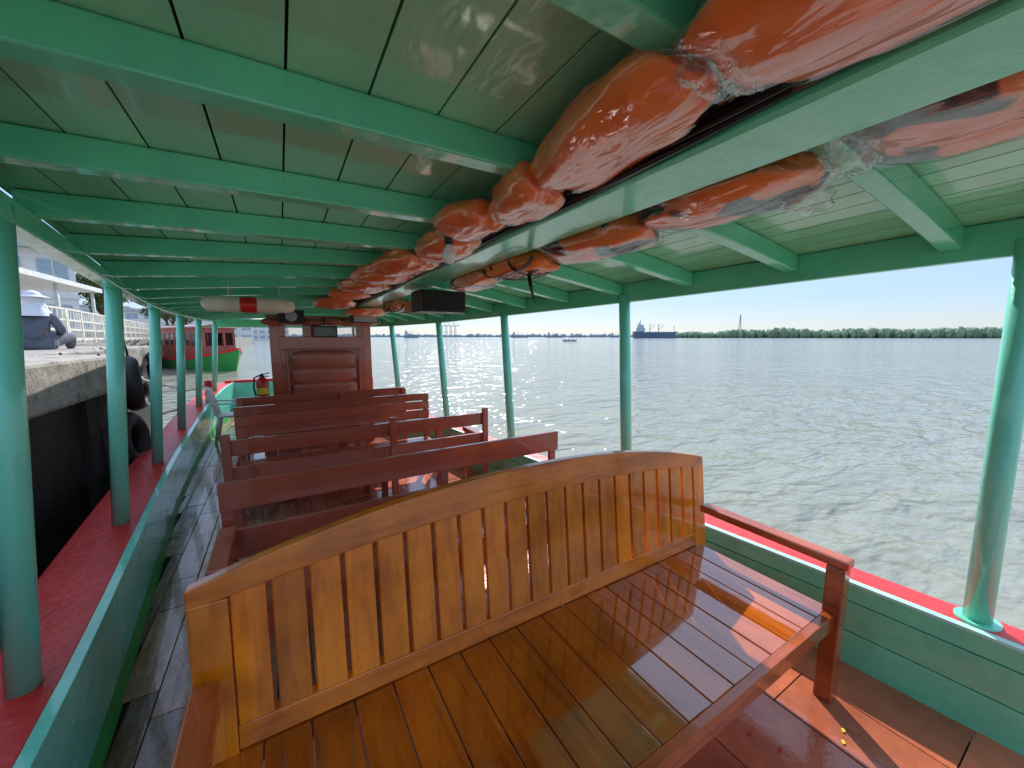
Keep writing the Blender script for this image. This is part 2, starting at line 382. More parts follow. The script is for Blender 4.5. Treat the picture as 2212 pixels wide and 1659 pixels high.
for xx in(X0,X1-.04):
    mb.box(xx,xx+.04,Y0+.04,Y1,0,1.3);mb.box(xx,xx+.04,Y0+.04,Y1,1.85,ZT)
    for yy in(Y0+.04,Y0+.75,Y1-.1): mb.box(xx,xx+.04,yy,yy+.1,1.3,1.85)
mb.box(X0,X1,Y1-.04,Y1,0,1.3);mb.box(X0,X1,Y1-.04,Y1,1.9,ZT)
mb.box(X0-.03,X1+.03,Y0-.03,Y0+.0,1.93,2.0)
mesh('wall',mb,['maroon'],wh,bevel=.006)
mb=MB()
for k,(z,hh) in enumerate(((.9,.12),(1.12,.13),(1.35,.135))):
    mb.puff((.575,Y0+.025,z),(.45,.075,hh),0,k,.03,e=.5,nu=48,nv=24)
mesh('padded_panel',mb,['maroonpad'],wh)
mb=MB()
for pts in ([(.06,.77),(1.09,.77)],[(.06,1.5),(1.09,1.5)],[(.08,.77),(.08,1.5)],[(1.07,.77),(1.07,1.5)]):
    mb.beam((pts[0][0],Y0-.006,pts[0][1]),(pts[1][0],Y0-.006,pts[1][1]),.02,.035,up=(0,0,1) if pts[0][0]!=pts[1][0] else (1,0,0))
mesh('panel_moulding',mb,['maroonpad'],wh,bevel=.006)
wg,_,wb=newmat('pale_window_pane');wb.inputs['Base Color'].default_value=(.6,.72,.78,1);wb.inputs['Alpha'].default_value=.2;wb.inputs['Roughness'].default_value=.05
for a,b2 in((X0+.2,.3),(.5,X1-.2)):
    mb=MB();mb.box(a,b2,Y0+.015,Y0+.02,1.69,1.86);mesh('window',mb,[wg],wh)
mb=MB()
for k in range(6):
    mb.puff((-.05+.25*k,Y0-.1,1.9+.012*(k%2)),(.165,.055,.05),0,k+3,.1,e=.8,nu=24,nv=14)
mesh('rolled_tarpaulin',mb,['maroonpad'],None,'rolled maroon vinyl tarpaulin tied above the wheelhouse front','tarpaulin')
mb=MB(); mb.box(.42,.75,6.3,6.34,1.68,1.85); mb.m=1; mb.box(.44,.73,6.296,6.3,1.70,1.83); mb.m=0; mb.tube([(.58,6.32,1.85),(.58,6.32,1.98)],.012,8)
mesh('hanging_monitor',mb,['black','glass'],None,'small black monitor hanging in front of wheelhouse window','monitor',bevel=.004)
# ------------------------------------------------------------------ varnished bench
wb_=empty('wooden_bench',(.94,1.0,0),'long varnished orange-brown slatted bench with arched backrest','bench')
XL,XR=-.28,2.17; YB=1.30
def topz(x):
    t=abs((x-.945)/1.225); return .965+.155*(1-min(1,t)**2.2)
def thk(x): return .06+.07*max(0,math.sin(math.pi*(x-XL)/(XR-XL)))**.8
lean=lambda z:YB+.1*(z-.44)
mb=MB()
xs=frange(XL,XR,48)
mb.m=0; mb.r=.4
def railring(x,zt,zb,th=.042):
    return [(x,lean(zb)-th/2+.02,zb),(x,lean(zb)+th/2+.02,zb),(x,lean(zt)+th/2+.02,zt),(x,lean(zt)-th/2+.02,zt)]
mb.rings([railring(x,topz(x),topz(x)-thk(x)) for x in xs])
mb.r=.55
mb.rings([railring(x,.52,.445) for x in (XL+.1,XR-.1)])
mb.m=1
for a in(XL,XR-.1):
    mb.r=random.random(); mb.rings([[(a+.001,lean(z)-.003,z),(a+.099,lean(z)-.003,z),(a+.099,lean(z)+.045,z),(a+.001,lean(z)+.045,z)] for z in(.36,topz(a+.05)-.062)])
n=21; pitch=(XR-XL-.2+.012)/n
for i in range(n):
    a=XL+.1+i*pitch+.002; b2=a+pitch-.015
    mb.r=random.random()
    za,zb=topz(a)-thk(a)+.008,topz(b2)-thk(b2)+.008
    mb.rings([[(a,lean(.515)+.004,.515),(b2,lean(.515)+.004,.515),(b2,lean(.515)+.03,.515),(a,lean(.515)+.03,.515)],[(a,lean(za)+.004,za),(b2,lean(zb)+.004,zb),(b2,lean(zb)+.03,zb),(a,lean(za)+.03,za)]])
mesh('backrest',mb,['wx','wz'],wb_,bevel=.005)
mb=MB()
x=XL+.03;n=18;w=(2.12-x)/n
for i in range(n):
    mb.box(x+i*w+.0025,x+(i+1)*w-.0025,.655,YB+.015,.415,.44+random.uniform(-.0006,.0006))
mb.m=1
mb.box(XL+.03,2.12,.62,.654,.365,.441);mb.box(XL+.04,2.11,YB+.016,YB+.05,.36,.43)
mb.box(XL+.06,2.08,.9,.96,.37,.413)
mesh('seat',mb,['wy','wredx'],wb_,bevel=.003)
for xx in(XL+.0,2.07):
    mb=MB();mb.box(xx,xx+.078,.59,1.29,.662,.705);mesh('armrest',mb,['wred'],wb_,bevel=.01)
    mb=MB();mb.box(xx+.003,xx+.073,.6,.67,0,.661);mesh('leg',mb,['wred'],wb_,bevel=.006)
    mb=MB();mb.box(xx+.003,xx+.073,1.3,1.355,0,.36);mesh('leg',mb,['wred'],wb_,bevel=.006)
# ------------------------------------------------------------------ brown benches
def brown_bench(x0,x1,yb,face,rails,ztop=.89,depth=.45,label='',knob=0,third=False,arms=True):
    s=face
    b=empty('brown_bench',((x0+x1)/2,yb,0),label,'bench','brown painted passenger benches')
    mb=MB()
    for (za,zb) in rails: mb.box(x0,x1,yb-.016,yb+.016,za,zb)
    mesh('backrest',mb,['maroon'],b,bevel=.004)
    mb=MB();n=4
    for i in range(n):
        a=yb+s*(.02+i*depth/n);c=yb+s*(.02+(i+1)*depth/n-.008)
        mb.box(x0+.03,x1-.03,min(a,c),max(a,c),.405,.43)
    a=yb+s*(depth+.013);mb.box(x0+.03,x1-.03,min(a,a+s*.025),max(a,a+s*.025),.24,.428)
    mesh('seat',mb,['maroon'],b,bevel=.003)
    for xx in(x0,(x0+x1)/2+.12,x1-.06):
        mb=MB();a=yb-s*.05;c=yb-s*.017;mb.box(xx,xx+.06,min(a,c),max(a,c),0,ztop-.01+knob)
        mesh('leg',mb,['maroon'],b,bevel=.005)
        a=yb+s*(depth-.06);c=yb+s*(depth+.0)
        mb=MB();mb.box(xx+.001,xx+.059,min(a,c),max(a,c),0,.40 if xx not in(x0,x1-.06) else .6);mesh('leg',mb,['maroon'],b,bevel=.005)
    if arms:
        for xx in(x0-.01,x1-.07):
            a=yb+s*.018;c=yb+s*(depth+.03);mb=MB();mb.box(xx,xx+.08,min(a,c),max(a,c),.601,.65);mesh('armrest',mb,['maroon'],b,bevel=.008)
    return b
brown_bench(-.34,1.98,2.55,-1,[(.735,.895),(.45,.62)],label='brown painted wooden bench with single plank backrest on deck')
brown_bench(-.43,1.84,3.6,1,[(.77,.895),(.48,.68)],knob=.07,label='brown painted wooden bench with raised end posts')
brown_bench(-.44,1.58,4.7,-1,[(.895,.985),(.785,.885),(.67,.775),(.52,.66)],ztop=.985,label='brown painted bench with horizontal slatted backrest')
brown_bench(-.46,1.45,5.3,1,[(.88,1.0),(.74,.87),(.58,.73)],ztop=1.0,label='brown painted slatted bench near the wheelhouse')
# ------------------------------------------------------------------ life jackets
def bag(c,r,rz,seed,dark=False,film=True,label=None,name='life_jacket_bag',straps=0,tail=None,e=.7):
    xm=.845 if c[0]<.86 else None; xn=1.095 if c[0]>1.09 else None
    mb=MB(); mb.puff(c,r,rz,seed,.2,1.1,e,xmax=xm,xmin=xn)
    o=mesh(name,mb,['orangeblack' if dark else 'orange'],None,label or('orange life jackets packed in clear plastic bag under the roof' if not dark else 'orange and black life jackets in clear plastic under roof'),'life jacket','life jackets stowed along the ceiling beam')
    if film:
        mb=MB(); mb.puff(c,(r[0]*1.06,r[1]*1.1,r[2]*1.08),rz,seed,.2,1.1,e+.05,70,40,ridge=.03,xmax=xm,xmin=xn)
        if tail:
            t=Vector(tail);mb.puff(tuple(t),(.085,.05,.035),rz,seed+9,.4,3,.8,30,18,ridge=.12)
        mesh('plastic_wrap',mb,['film'],o)
    if straps:
        mb=MB()
        for k in range(straps):
            x=c[0]-r[0]*.7+k*r[0]*1.4/max(1,straps-1)
            pts=[(x,c[1]+r[1]*1.05*math.cos(t),c[2]+r[2]*1.12*math.sin(t)) for t in frange(math.pi*1.02,math.pi*1.98,14)]
            for p,q in zip(pts,pts[1:]): mb.beam(p,q,.022,.004)
        for k in range(2):
            y=c[1]-r[1]*.4+k*r[1]*.8
            pts=[(c[0]+r[0]*1.03*math.cos(t),y,c[2]+r[2]*1.12*math.sin(t)) for t in frange(math.pi*1.02,math.pi*1.98,12)]
            for p,q in zip(pts,pts[1:]): mb.beam(p,q,.022,.004)
        if straps>2:
          for k in range(3):
            p=Vector((c[0]+.05*k,c[1]-.1+.07*k,c[2]-r[2]))
            mb.beam(p,p+Vector((-.02,-.05,-.07)),.02,.005);mb.beam(p+Vector((-.02,-.05,-.07)),p+Vector((-.01,-.07,-.15)),.02,.005)
        mesh('strap',mb,['black'],o)
    return o
zc=lambda y:BZ(y)
bag((.69,.15,zc(.2)+.072),(.17,.30,.078),-.05,1,tail=(.68,.43,2.15),e=.6)
bag((.715,.74,zc(.7)+.06),(.125,.27,.062),-.22,22,e=.6)
bag((.75,1.16,zc(1.2)+.05),(.10,.17,.06),-.2,3,e=.62)
bag((.69,1.47,zc(1.4)+.045),(.12,.15,.055),.2,4)
bag((.73,1.86,zc(1.8)+.035),(.12,.22,.06),.05,5)
bag((.67,2.36,zc(2.4)+.03),(.15,.24,.06),.1,6)
bag((.64,2.85,zc(3)+.03),(.17,.24,.058),.2,7)
bag((.63,3.4,zc(3.4)+.025),(.17,.26,.055),.2,27)
bag((.6,4.0,zc(4.)+.02),(.17,.26,.05),0,8,film=False,label='orange life jacket tucked above ceiling beam')
bag((.55,4.8,zc(4.9)+.0),(.2,.26,.06),0,9)
bag((1.31,.16,zc(.1)+.06),(.2,.30,.062),.1,11,dark=True,tail=(1.2,.42,2.12))
bag((1.27,.79,zc(.8)+.04),(.16,.27,.075),-.1,12,dark=True,tail=(1.38,.58,2.1))
bag((1.25,1.36,zc(1.4)+.02),(.15,.28,.075),.1,13,dark=True)
bag((1.22,1.95,zc(1.9)-.0),(.13,.26,.065),.2,14,film=False,straps=3,label='orange life jacket with black webbing straps hanging from beam')
bag((1.2,2.5,zc(2.5)-.01),(.13,.28,.065),0,15,dark=True)
bag((1.12,3.65,zc(3.6)-.11),(.26,.26,.05),0,16,film=False,straps=2,label='orange life jacket with black straps under the speaker')
bag((1.1,4.5,zc(4.5)-.03),(.22,.3,.07),0,17,dark=True)
bag((1.0,5.4,zc(5.4)-.03),(.25,.25,.07),0,18)
# speaker box
mb=MB();mb.box(.97,1.35,3.0,3.26,1.89,2.06);mb.m=1;mb.box(.985,1.335,2.994,3.0,1.903,2.047)
o=mesh('speaker_box',mb,['black',paint('speaker_grille_cloth',(.04,.04,.042),.8,.3,200,1)],None,'black loudspeaker box hung under the roof beam','loudspeaker',bevel=.006)
for x in(1.0,1.32):
    mb=MB();mb.beam((x,3.1,2.06),(x,3.1,2.2),.02,.004);mesh('hanger_bracket',mb,['steel'],o)
mb=MB();mb.box(.86,1.2,5.6,5.8,1.88,2.0);mb.m=1;mb.box(.875,1.185,5.594,5.6,1.89,1.99);mesh('speaker_box',mb,['black','steel'],None,'black loudspeaker box near the wheelhouse','loudspeaker',bevel=.006)
mb=MB();mb.box(.0,.32,6.18,6.3,1.88,2.06);mb.m=1
mb.tube([(.16,6.175,1.97),(.16,6.13,1.97)],[.04,.075],20);mb.tube([(.16,6.15,1.97),(.16,6.12,1.97)],[.02,.03],16)
mesh('horn_speaker',mb,['black','steel'],None,'black horn loudspeaker with round grey mouth','loudspeaker',bevel=.005)
# lifebuoy
C=(-.19,4.0,1.96);AX=(0,-.07,1)
lb=empty('lifebuoy',C,'cream lifebuoy with red band hung flat below roof','lifebuoy')
mb=MB();mb.torus(C,AX,.275,.06,48,16);mesh('ring',mb,['cream'],lb)
for k in range(4):
    a=math.pi+math.pi/2*k; mb=MB();mb.torus(C,AX,.275,.063,6,16,a-.17,a+.17);mesh('band',mb,['redpl'],lb)
for a in(.6,2.2,4.2):
    mb=MB();mb.tube([(C[0]+.27*math.cos(a),C[1]+.27*math.sin(a),C[2]+.05),(C[0]+.25*math.cos(a),C[1]+.25*math.sin(a),2.17)],.004,6);mesh('rope',mb,['white'],lb)
# bulb
mb=MB();bx,by,bz=.655,1.62,2.055
prof=[(0,.0),(.018,.004),(.029,.018),(.032,.036),(.026,.054),(.017,.07),(.014,.082)]
mb.rings([[(bx+max(r,.0005)*math.cos(t),by+max(r,.0005)*math.sin(t),bz-.05+z) for t in frange(0,2*math.pi*15/16,15)] for r,z in prof],True,True,True)
o=mesh('light_bulb',mb,['bulb'],None,'white opal light bulb in black socket on ceiling','light bulb')
mb=MB();mb.tube([(bx,by,bz+.03),(bx,by,bz+.06),(bx-.01,by+.01,bz+.1)],[.018,.02,.028],16);mb.tube([(bx,by,bz+.09),(bx-.04,by,bz+.15),(bx+.02,by,bz+.13),(bx+.2,by,bz+.11)],.004,6);mesh('socket',mb,['black'],o)
# fire extinguisher
ex,ey,ez=-.24,6.35,.8
fe=empty('fire_extinguisher',(ex,ey,ez),'red fire extinguisher with yellow label beside wheelhouse','fire extinguisher')
mb=MB();mb.tube([(ex,ey,ez),(ex,ey,ez+.02),(ex,ey,ez+.27),(ex,ey,ez+.31),(ex,ey,ez+.34)],[.06,.075,.075,.05,.025],24);mesh('tank',mb,['redpl'],fe)
mb=MB();mb.tube([(ex,ey,ez+.1),(ex,ey,ez+.19)],.0765,24,False);mesh('label_band',mb,['yellow'],fe)
mb=MB();mb.beam((ex-.02,ey,ez+.36),(ex+.09,ey,ez+.39),.02,.012);mb.beam((ex-.02,ey,ez+.35),(ex+.08,ey,ez+.34),.02,.012);mb.tube([(ex,ey,ez+.34),(ex,ey,ez+.38)],.02,12);mesh('handle',mb,['black'],fe)
mb=MB();mb.tube([(ex-.02,ey-.02,ez+.36),(ex-.09,ey-.04,ez+.33),(ex-.1,ey-.05,ez+.2),(ex-.085,ey-.03,ez+.08)],.011,10);mesh('hose',mb,['black'],fe)
mb=MB();mb.box(ex-.08,ex+.16,ey-.06,ey+.1,ez-.03,ez-.002);mb.box(ex-.04,ex+.12,ey+.04,ey+.08,0,ez-.03);mesh('bracket',mb,['maroon'],fe)
# plastic chair
cx,cy=-.72,7.7
ch=empty('plastic_chair',(cx,cy,0),'grey-white plastic chair standing on deck by bulwark','chair')
mb=MB();mb.box(cx-.2,cx+.22,cy-.2,cy+.2,.41,.44);mesh('seat',mb,['chair'],ch,bevel=.012)
mb=MB();R=[]
for i in range(9):
    t=i/8; y=cy-.19+.38*t; bow=-.05*math.sin(math.pi*t)
    R.append([(cx-.2+bow,y,.43),(cx-.175+bow,y,.43),(cx-.275+bow,y,.86+.04*math.sin(math.pi*t)),(cx-.3+bow,y,.86+.04*math.sin(math.pi*t))])
mb.rings(R,True,True,True);mesh('backrest',mb,['chair'],ch,bevel=.006)
for sx in(-1,1):
    for sy in(-1,1):
        mb=MB();mb.tube([(cx+sx*.18,cy+sy*.17,.415),(cx+sx*.24,cy+sy*.2,0)],[.028,.02],10);mesh('leg',mb,['chair'],ch)
for sy in(-1,1):
    mb=MB();mb.beam((cx-.24,cy+sy*.2,.64),(cx+.2,cy+sy*.2,.62),.05,.02);mb.beam((cx+.18,cy+sy*.2,.62),(cx+.2,cy+sy*.19,.43),.03,.03,up=(0,1,0));mesh('armrest',mb,['chair'],ch,bevel=.005)
for i,(x,y,c) in enumerate([(1.62,.72,'redpl'),(1.66,.62,'redpl'),(1.92,.5,'yellow'),(1.98,.52,'yellow'),(1.4,.48,'redpl'),(1.5,.42,'whitecloth')]):
    mb=MB();pts=[(x+.011*math.cos(t)*(1+.4*math.sin(2*t)),y+.008*math.sin(t),.004+.002*math.cos(3*t)) for t in frange(0,5.5,7)]
    mb.rings([pts,[(p[0],p[1],p[2]+.0015) for p in pts]]);mesh('flower_petal',mb,[c],None,'small fallen flower petal lying on the deck','petal','petals scattered on the deck')
# ------------------------------------------------------------------ water / land
def water_mat():
    m,nt,b=newmat('river_water')
    tc=N(nt,'ShaderNodeTexCoord')
    mp=N(nt,'ShaderNodeMapping');mp.inputs['Rotation'].default_value=(0,0,.5);mp.inputs['Scale'].default_value=(1,2.0,1);nt.links.new(tc.outputs['Object'],mp.inputs['Vector'])
    a=noise_n(nt,mp.outputs[0],.3,2,.5,.4);c=noise_n(nt,mp.outputs[0],1.0,2,.5,.6);d=noise_n(nt,mp.outputs[0],2.8,2,.45,.4);e=noise_n(nt,mp.outputs[0],9,1,.5,.2)
    def ma(op,x,y):
        n=N(nt,'ShaderNodeMath',operation=op)
        for i,k in enumerate((x,y)):
            if isinstance(k,(int,float)): n.inputs[i].default_value=k
            else: nt.links.new(k,n.inputs[i])
        return n.outputs[0]
    h=ma('ADD',ma('ADD',ma('MULTIPLY',a.outputs['Fac'],.32),ma('MULTIPLY',e.outputs['Fac'],.008)),ma('ADD',ma('MULTIPLY',c.outputs['Fac'],.17),ma('MULTIPLY',d.outputs['Fac'],.05)))
    bump(nt,b,h,1,1)
    big=noise_n(nt,tc.outputs['Object'],.04,3)
    nt.links.new(ramp(nt,big.outputs['Fac'],[(.35,(.27,.28,.22)),(.65,(.31,.32,.26))]),b.inputs['Base Color'])
    b.inputs['Roughness'].default_value=.09;b.inputs['IOR'].default_value=1.33
    return m
mb=MB();S=9000;mb.v=[(-S,-S,-.36),(S,-S,-.36),(S,S,-.36),(-S,S,-.36)];mb.face([0,1,2,3])
mesh('water',mb,[water_mat()],kind='structure',org=(0,0,-.36))
pr=empty('concrete_pier',(-3,5,-1),'old concrete pier with wet, shadow-dark side wall','pier')
mb=MB()
mb.box(-9,-1.5,-6,5.9,1.12,1.5);mb.box(-9,-2.3,5.902,11,1.12,1.5)
mesh('deck_slab',mb,['concrete'],pr,bevel=.03)
mb=MB();mb.box(-8.95,-1.62,-6,5.78,-1.5,1.118);mb.box(-8.95,-2.4,5.782,10.9,-1.5,1.118)
for y in frange(-4,5,5): mb.box(-1.62,-1.56,y,y+.3,-1.5,1.1)
mesh('side_wall',mb,['wetshade'],pr)
mb=MB();mb.box(-60,-7,18,140,-1,1.5);mb.box(-60,-4.8,11.004,17.99,-1,1.5);mb.box(-60,-9.004,-10,11,-1,1.496)
mesh('ground',mb,['concrete'],kind='structure')
def tyre(c,ax,R=.22,r=.085,lab='black rubber tyre fender hanging on the pier'):
    mb=MB();mb.torus(c,ax,R,r,32,14)
    o=mesh('tyre',mb,['rubber'],None,lab,'tyre','tyre fenders along the pier')
    mb=MB();mb.tube([(c[0],c[1],c[2]+R-.02),(c[0]-.02,c[1],c[2]+R+.25),(c[0]-.16,c[1],1.52)],.012,8);mesh('rope',mb,['rubber'],o)
for c,ax in(((-1.42,5.75,1.18),(1,.25,.05)),((-1.42,5.5,.6),(1,-.1,.1)),((-2.2,8.3,.95),(1,.1,0)),((-2.2,9.3,.7),(1,0,0)),((-2.2,10.3,1.1),(1,.3,0)),((-1.85,5.99,.7),(.1,1,0))): tyre(c,ax)
for pts in([(-1.1,8.5,.85),(-1.4,8.4,.78),(-1.9,8.3,1.0),(-2.4,8.2,1.52)],[(-1.16,6.6,.75),(-1.5,7.2,.6),(-2.0,8.2,.8),(-2.4,9.2,1.52)]):
    mb=MB();mb.tube(pts,.015,8);mesh('mooring_rope',mb,['cream'],None,'slack mooring rope from the boat to pier','rope')
def railing(p,q,h=1.0,label='pale metal pier railing with vertical bars'):
    p=Vector(p);q=Vector(q);L=(q-p).length;d=(q-p)/L;mb=MB();n=max(1,int(L/1.5))
    for i in range(n+1):
        c=p+d*L*i/n;mb.beam(c,c+Vector((0,0,h)),.08,.08,up=(1,0,0))
    for z in(.12,.4,.68,h): mb.beam(p+Vector((0,0,z)),q+Vector((0,0,z)),.045,.05)
    k=int(L/.3)
    for i in range(k): 
        c=p+d*L*(i+.5)/k;mb.tube([c+Vector((0,0,.12)),c+Vector((0,0,h))],.014,6)
    mesh('railing',mb,['cream'],None,label,'railing')
railing((-5.3,16.5,1.5),(-7.2,33,1.5));railing((-5.2,12,1.5),(-5.3,16.4,1.5));railing((-7.3,33.2,1.5),(-9,75,1.5))
def building(c,w,d,h,ang,floors,cols,label,wallm='bwhite',roofh=.8,winm='glass'):
    c=Vector(c);R=Matrix.Rotation(ang,3,'Z')
    b=empty('building',c,label,'building')
    def tr(mb): mb.v=[tuple(c+R@Vector(v)) for v in mb.v];return mb
    mb=MB();mb.box(-w/2,w/2,0,d,0,h)
    for f in range(1,floors): mb.box(-w/2-.08,w/2+.08,-.15,0,h*f/floors-.15,h*f/floors+.1)
    mesh('wall',tr(mb),[wallm],b)
    mb=MB();mb.box(-w/2-.5,w/2+.5,-.7,d+.5,h,h+roofh*.3);mb.box(-w/2+.5,w/2-.5,.5,d-.5,h+roofh*.3+.01,h+roofh);mesh('roof',tr(mb),['bgrey'],b)
    for f in range(floors):
        for k in range(cols):
            x=-w/2+w*(k+.5)/cols;z0=h*(f+.3)/floors;z1=h*(f+.8)/floors;ww=w/cols*.33
            mb=MB();mb.box(x-ww,x+ww,-.06,-.003,z0,z1);mb.m=1;mb.box(x-.04,x+.04,-.09,-.061,z0,z1);mesh('window',tr(mb),[winm,wallm],b)
M['paleglass']=plain('pale_blue_glass',(.35,.45,.52),.15)
building((-15,34,1.5),9,6,5.4,.35,2,5,'white two storey riverside building with pale windows',winm='paleglass')
building((-26,50,1.5),18,10,7,.3,2,6,'white waterfront terminal building',winm='paleglass')
building((-22,150,-.2),30,15,9,.1,3,8,'white multi-storey riverside building with grey roof',winm='paleglass')
building((-8,260,-.2),26,15,9,.1,3,7,'pale distant waterfront building',winm='paleglass')
building((-60,190,-.2),30,15,12,.1,3,7,'pale distant waterfront warehouse',winm='paleglass')
cn=empty('quay_canopy',(-9.5,24,1.5),'white flat quay canopy on slim posts','canopy')
mb=MB();mb.box(-12,-7.6,20,28,3.9,4.1);mesh('roof',mb,['white'],cn)
for x in(-11.8,-7.9):
    for y in(20.3,24,27.7): mb=MB();mb.tube([(x,y,1.5),(x,y,3.9)],.07,8);mesh('post',mb,['white'],cn)
# ------------------------------------------------------------------ moored neighbour boat
def small_boat(bow,stern,w,g,cab,label,hm='greenhull',cm='cabinred'):
    bow=Vector(bow);stern=Vector(stern);L=(bow-stern).length;d=(bow-stern)/L;s=Vector((-d.y,d.x,0));wl=-.36
    P=lambda t,o,z:tuple(stern+d*t*L+s*o+Vector((0,0,z)))
    b=empty('moored_boat',tuple((bow+stern)/2+Vector((0,0,wl))),label,'boat')
    W=lambda t:w*(.8+.2*math.sin(math.pi*min(t/.6,1)*.5))*(1 if t<.55 else max(.03,1-((t-.55)/.45)**2.2))
    G=lambda t:g+.75*max(0,t-.4)**2*2.4
    mb=MB();R=[]
    for t in frange(0,1,20): R.append([P(t,-W(t)/2,G(t)),P(t*.93,-W(t)*.36,wl-.3),P(t*.93,W(t)*.36,wl-.3),P(t,W(t)/2,G(t))])
    mb.rings(R,True,True);mesh('hull',mb,[hm],b)
    mb=MB()
    for sd in(-1,1): mb.rings([[P(t,sd*(W(t)/2-.02),G(t)),P(t,sd*(W(t)/2+.06),G(t)),P(t,sd*(W(t)/2+.06),G(t)+.14),P(t,sd*(W(t)/2-.02),G(t)+.14)] for t in frange(0,1,20)])
    mesh('gunwale',mb,['redpl'],b)
    z0=g;z1=cab;t0,t1=.05,.74;cw=w*.36
    mb=MB()
    def wallbox(ta,tb,oa,ob,za,zb):
        mb.r=random.random();ps=[P(t,o,z) for z in(za,zb) for o in(oa,ob) for t in(ta,tb)];b0=len(mb.v);mb.v+=ps
        for q in((0,2,3,1),(4,5,7,6),(0,1,5,4),(2,6,7,3),(0,4,6,2),(1,3,7,5)): mb.face([b0+i for i in q])
    zm=z0+(z1-z0)*.45;zt=z0+(z1-z0)*.84
    for o in(-cw,cw-.06):
        wallbox(t0,t1,o,o+.06,z0,zm);wallbox(t0,t1,o,o+.06,zt,z1)
        for k in range(9): t=t0+(t1-t0-.02)*k/8;wallbox(t,t+.02,o,o+.06,zm,zt)
    for t in(t0,t1-.01):
        wallbox(t,t+.01,-cw+.06,cw-.06,z0,zm);wallbox(t,t+.01,-cw+.06,cw-.06,zt,z1)
        for k in range(4): o=-cw+.06+(2*cw-.18)*k/3;wallbox(t,t+.01,o,o+.12,zm,zt)
    mesh('cabin',mb,[cm],b)
    mb=MB();R=[]
    for o in frange(-cw-.2,cw+.2,8):
        zz=z1+.16*(1-(o/(cw+.2))**2);R.append([P(t0-.03,o,zz),P(t1+.03,o,zz),P(t1+.03,o,zz+.06),P(t0-.03,o,zz+.06)])
    mb.rings(R);mesh('roof',mb,['maroon'],b)
    for k in range(8):
        ta=t0+(t1-t0-.02)*k/8+.022;tb=t0+(t1-t0-.02)*(k+1)/8-.002
        for o in(-cw+.02,cw-.04): mb=MB();wallbox(ta,tb,o,o+.02,zm,zt);mesh('window',mb,['glass'],b)
    return b
small_boat((-2.1,28,0),(-6.3,35,0),2.5,.25,2.25,'moored wooden river boat with green hull and red cabin')
# ------------------------------------------------------------------ distant ships
def ship(px,py,L,ang,hm,label,h=5,sup=9,cranes=1,name='cargo_ship'):
    c=Vector((px,py,-.4));R=Matrix.Rotation(ang,3,'Z')
    b=empty(name,c,label,'ship')
    def tr(mb): mb.v=[tuple(c+R@Vector(v)) for v in mb.v];return mb
    B=L*.16;mb=MB();rr=[]
    for t in frange(0,1,16):
        w=B/2*(1 if t<.75 else max(.04,1-((t-.75)/.25)**2));w*=min(1,.75+t*2);z=h*(1+.35*max(0,t-.75)*4*.7+(.2 if t<.2 else 0));x=(t-.5)*L
        rr.append([(x,-w,z),(x*.96,-w*.8,-1),(x*.96,w*.8,-1),(x,w,z)])
    mb.rings(rr);mesh('hull',tr(mb),[hm],b)
    mb=MB();x0=-L*.42;mb.box(x0,x0+L*.17,-B*.4,B*.4,h,h+sup*.6);mb.box(x0+L*.02,x0+L*.14,-B*.35,B*.35,h+sup*.6,h+sup);mb.box(x0+L*.04,x0+L*.08,-B*.1,B*.1,h+sup,h+sup*1.3)
    mesh('superstructure',tr(mb),['haze'],b)
    mb=MB()
    for k in range(cranes):
        x=-L*.12+k*L*.2;mb.tube([(x,0,h),(x,0,h+sup*1.1)],L*.008,6);mb.tube([(x,0,h+sup*.4),(x+L*.12,0,h+sup*.95)],L*.005,6);mb.tube([(x,0,h+sup*1.1),(x+L*.12,0,h+sup*.95)],L*.002,5)
    mb.tube([(L*.44,0,h*1.4),(L*.44,0,h+sup*.9)],L*.006,6);mb.tube([(x0+L*.08,0,h+sup),(x0+L*.08,0,h+sup*1.7)],L*.006,6)
    mb.box(-L*.2,L*.35,-B*.3,B*.3,h,h+1.2)
    mesh('mast',tr(mb),['hazedark'],b)
def wp(px,d):
    return ((.515+.857*px)*d,(.857-.515*px)*d)
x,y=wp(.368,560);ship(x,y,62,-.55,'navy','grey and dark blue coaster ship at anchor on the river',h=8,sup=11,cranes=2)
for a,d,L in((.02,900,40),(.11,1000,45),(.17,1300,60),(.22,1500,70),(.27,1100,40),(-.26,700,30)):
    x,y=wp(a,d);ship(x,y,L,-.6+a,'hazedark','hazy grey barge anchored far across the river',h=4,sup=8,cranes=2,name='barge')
for a in(-.175,-.152):
    x,y=wp(a,1700);mb=MB()
    for sx in(-12,12):
        for sy in(-8,8): mb.beam((x+sx,y+sy,0),(x+sx*.8,y+sy,48),2,2,up=(1,0,0))
    mb.beam((x-30,y,48),(x+32,y,50),3,3);mb.beam((x+5,y,50),(x+2,y,74),2,2,up=(1,0,0));mb.beam((x+2,y,74),(x+32,y,52),1,1);mb.beam((x+2,y,74),(x-30,y,50),1,1);mb.beam((x-12,y,22),(x+12,y,22),2,2)
    mesh('port_crane',mb,['haze'],None,'hazy container crane on the far shore','crane','container cranes at the distant port')
x,y=wp(.586,900);mb=MB()
for k in range(4):
    sx,sy=((-1,-1),(1,-1),(1,1),(-1,1))[k];mb.beam((x+sx*3,y+sy*3,0),(x+sx*.4,y+sy*.4,52),.5,.5,up=(1,0,0))
for k in range(10):
    z=4+k*4.6;w=3-2.6*z/52;mb.beam((x-w,y-w,z),(x+w,y-w,z+3),.3,.3);mb.beam((x+w,y-w,z),(x-w,y-w,z+3),.3,.3)
mesh('radio_tower',mb,['hazedark'],None,'slim lattice radio tower beyond the far trees','tower')
x,y=wp(.149,175);c=Vector((x,y,-.36));mb=MB();rr=[]
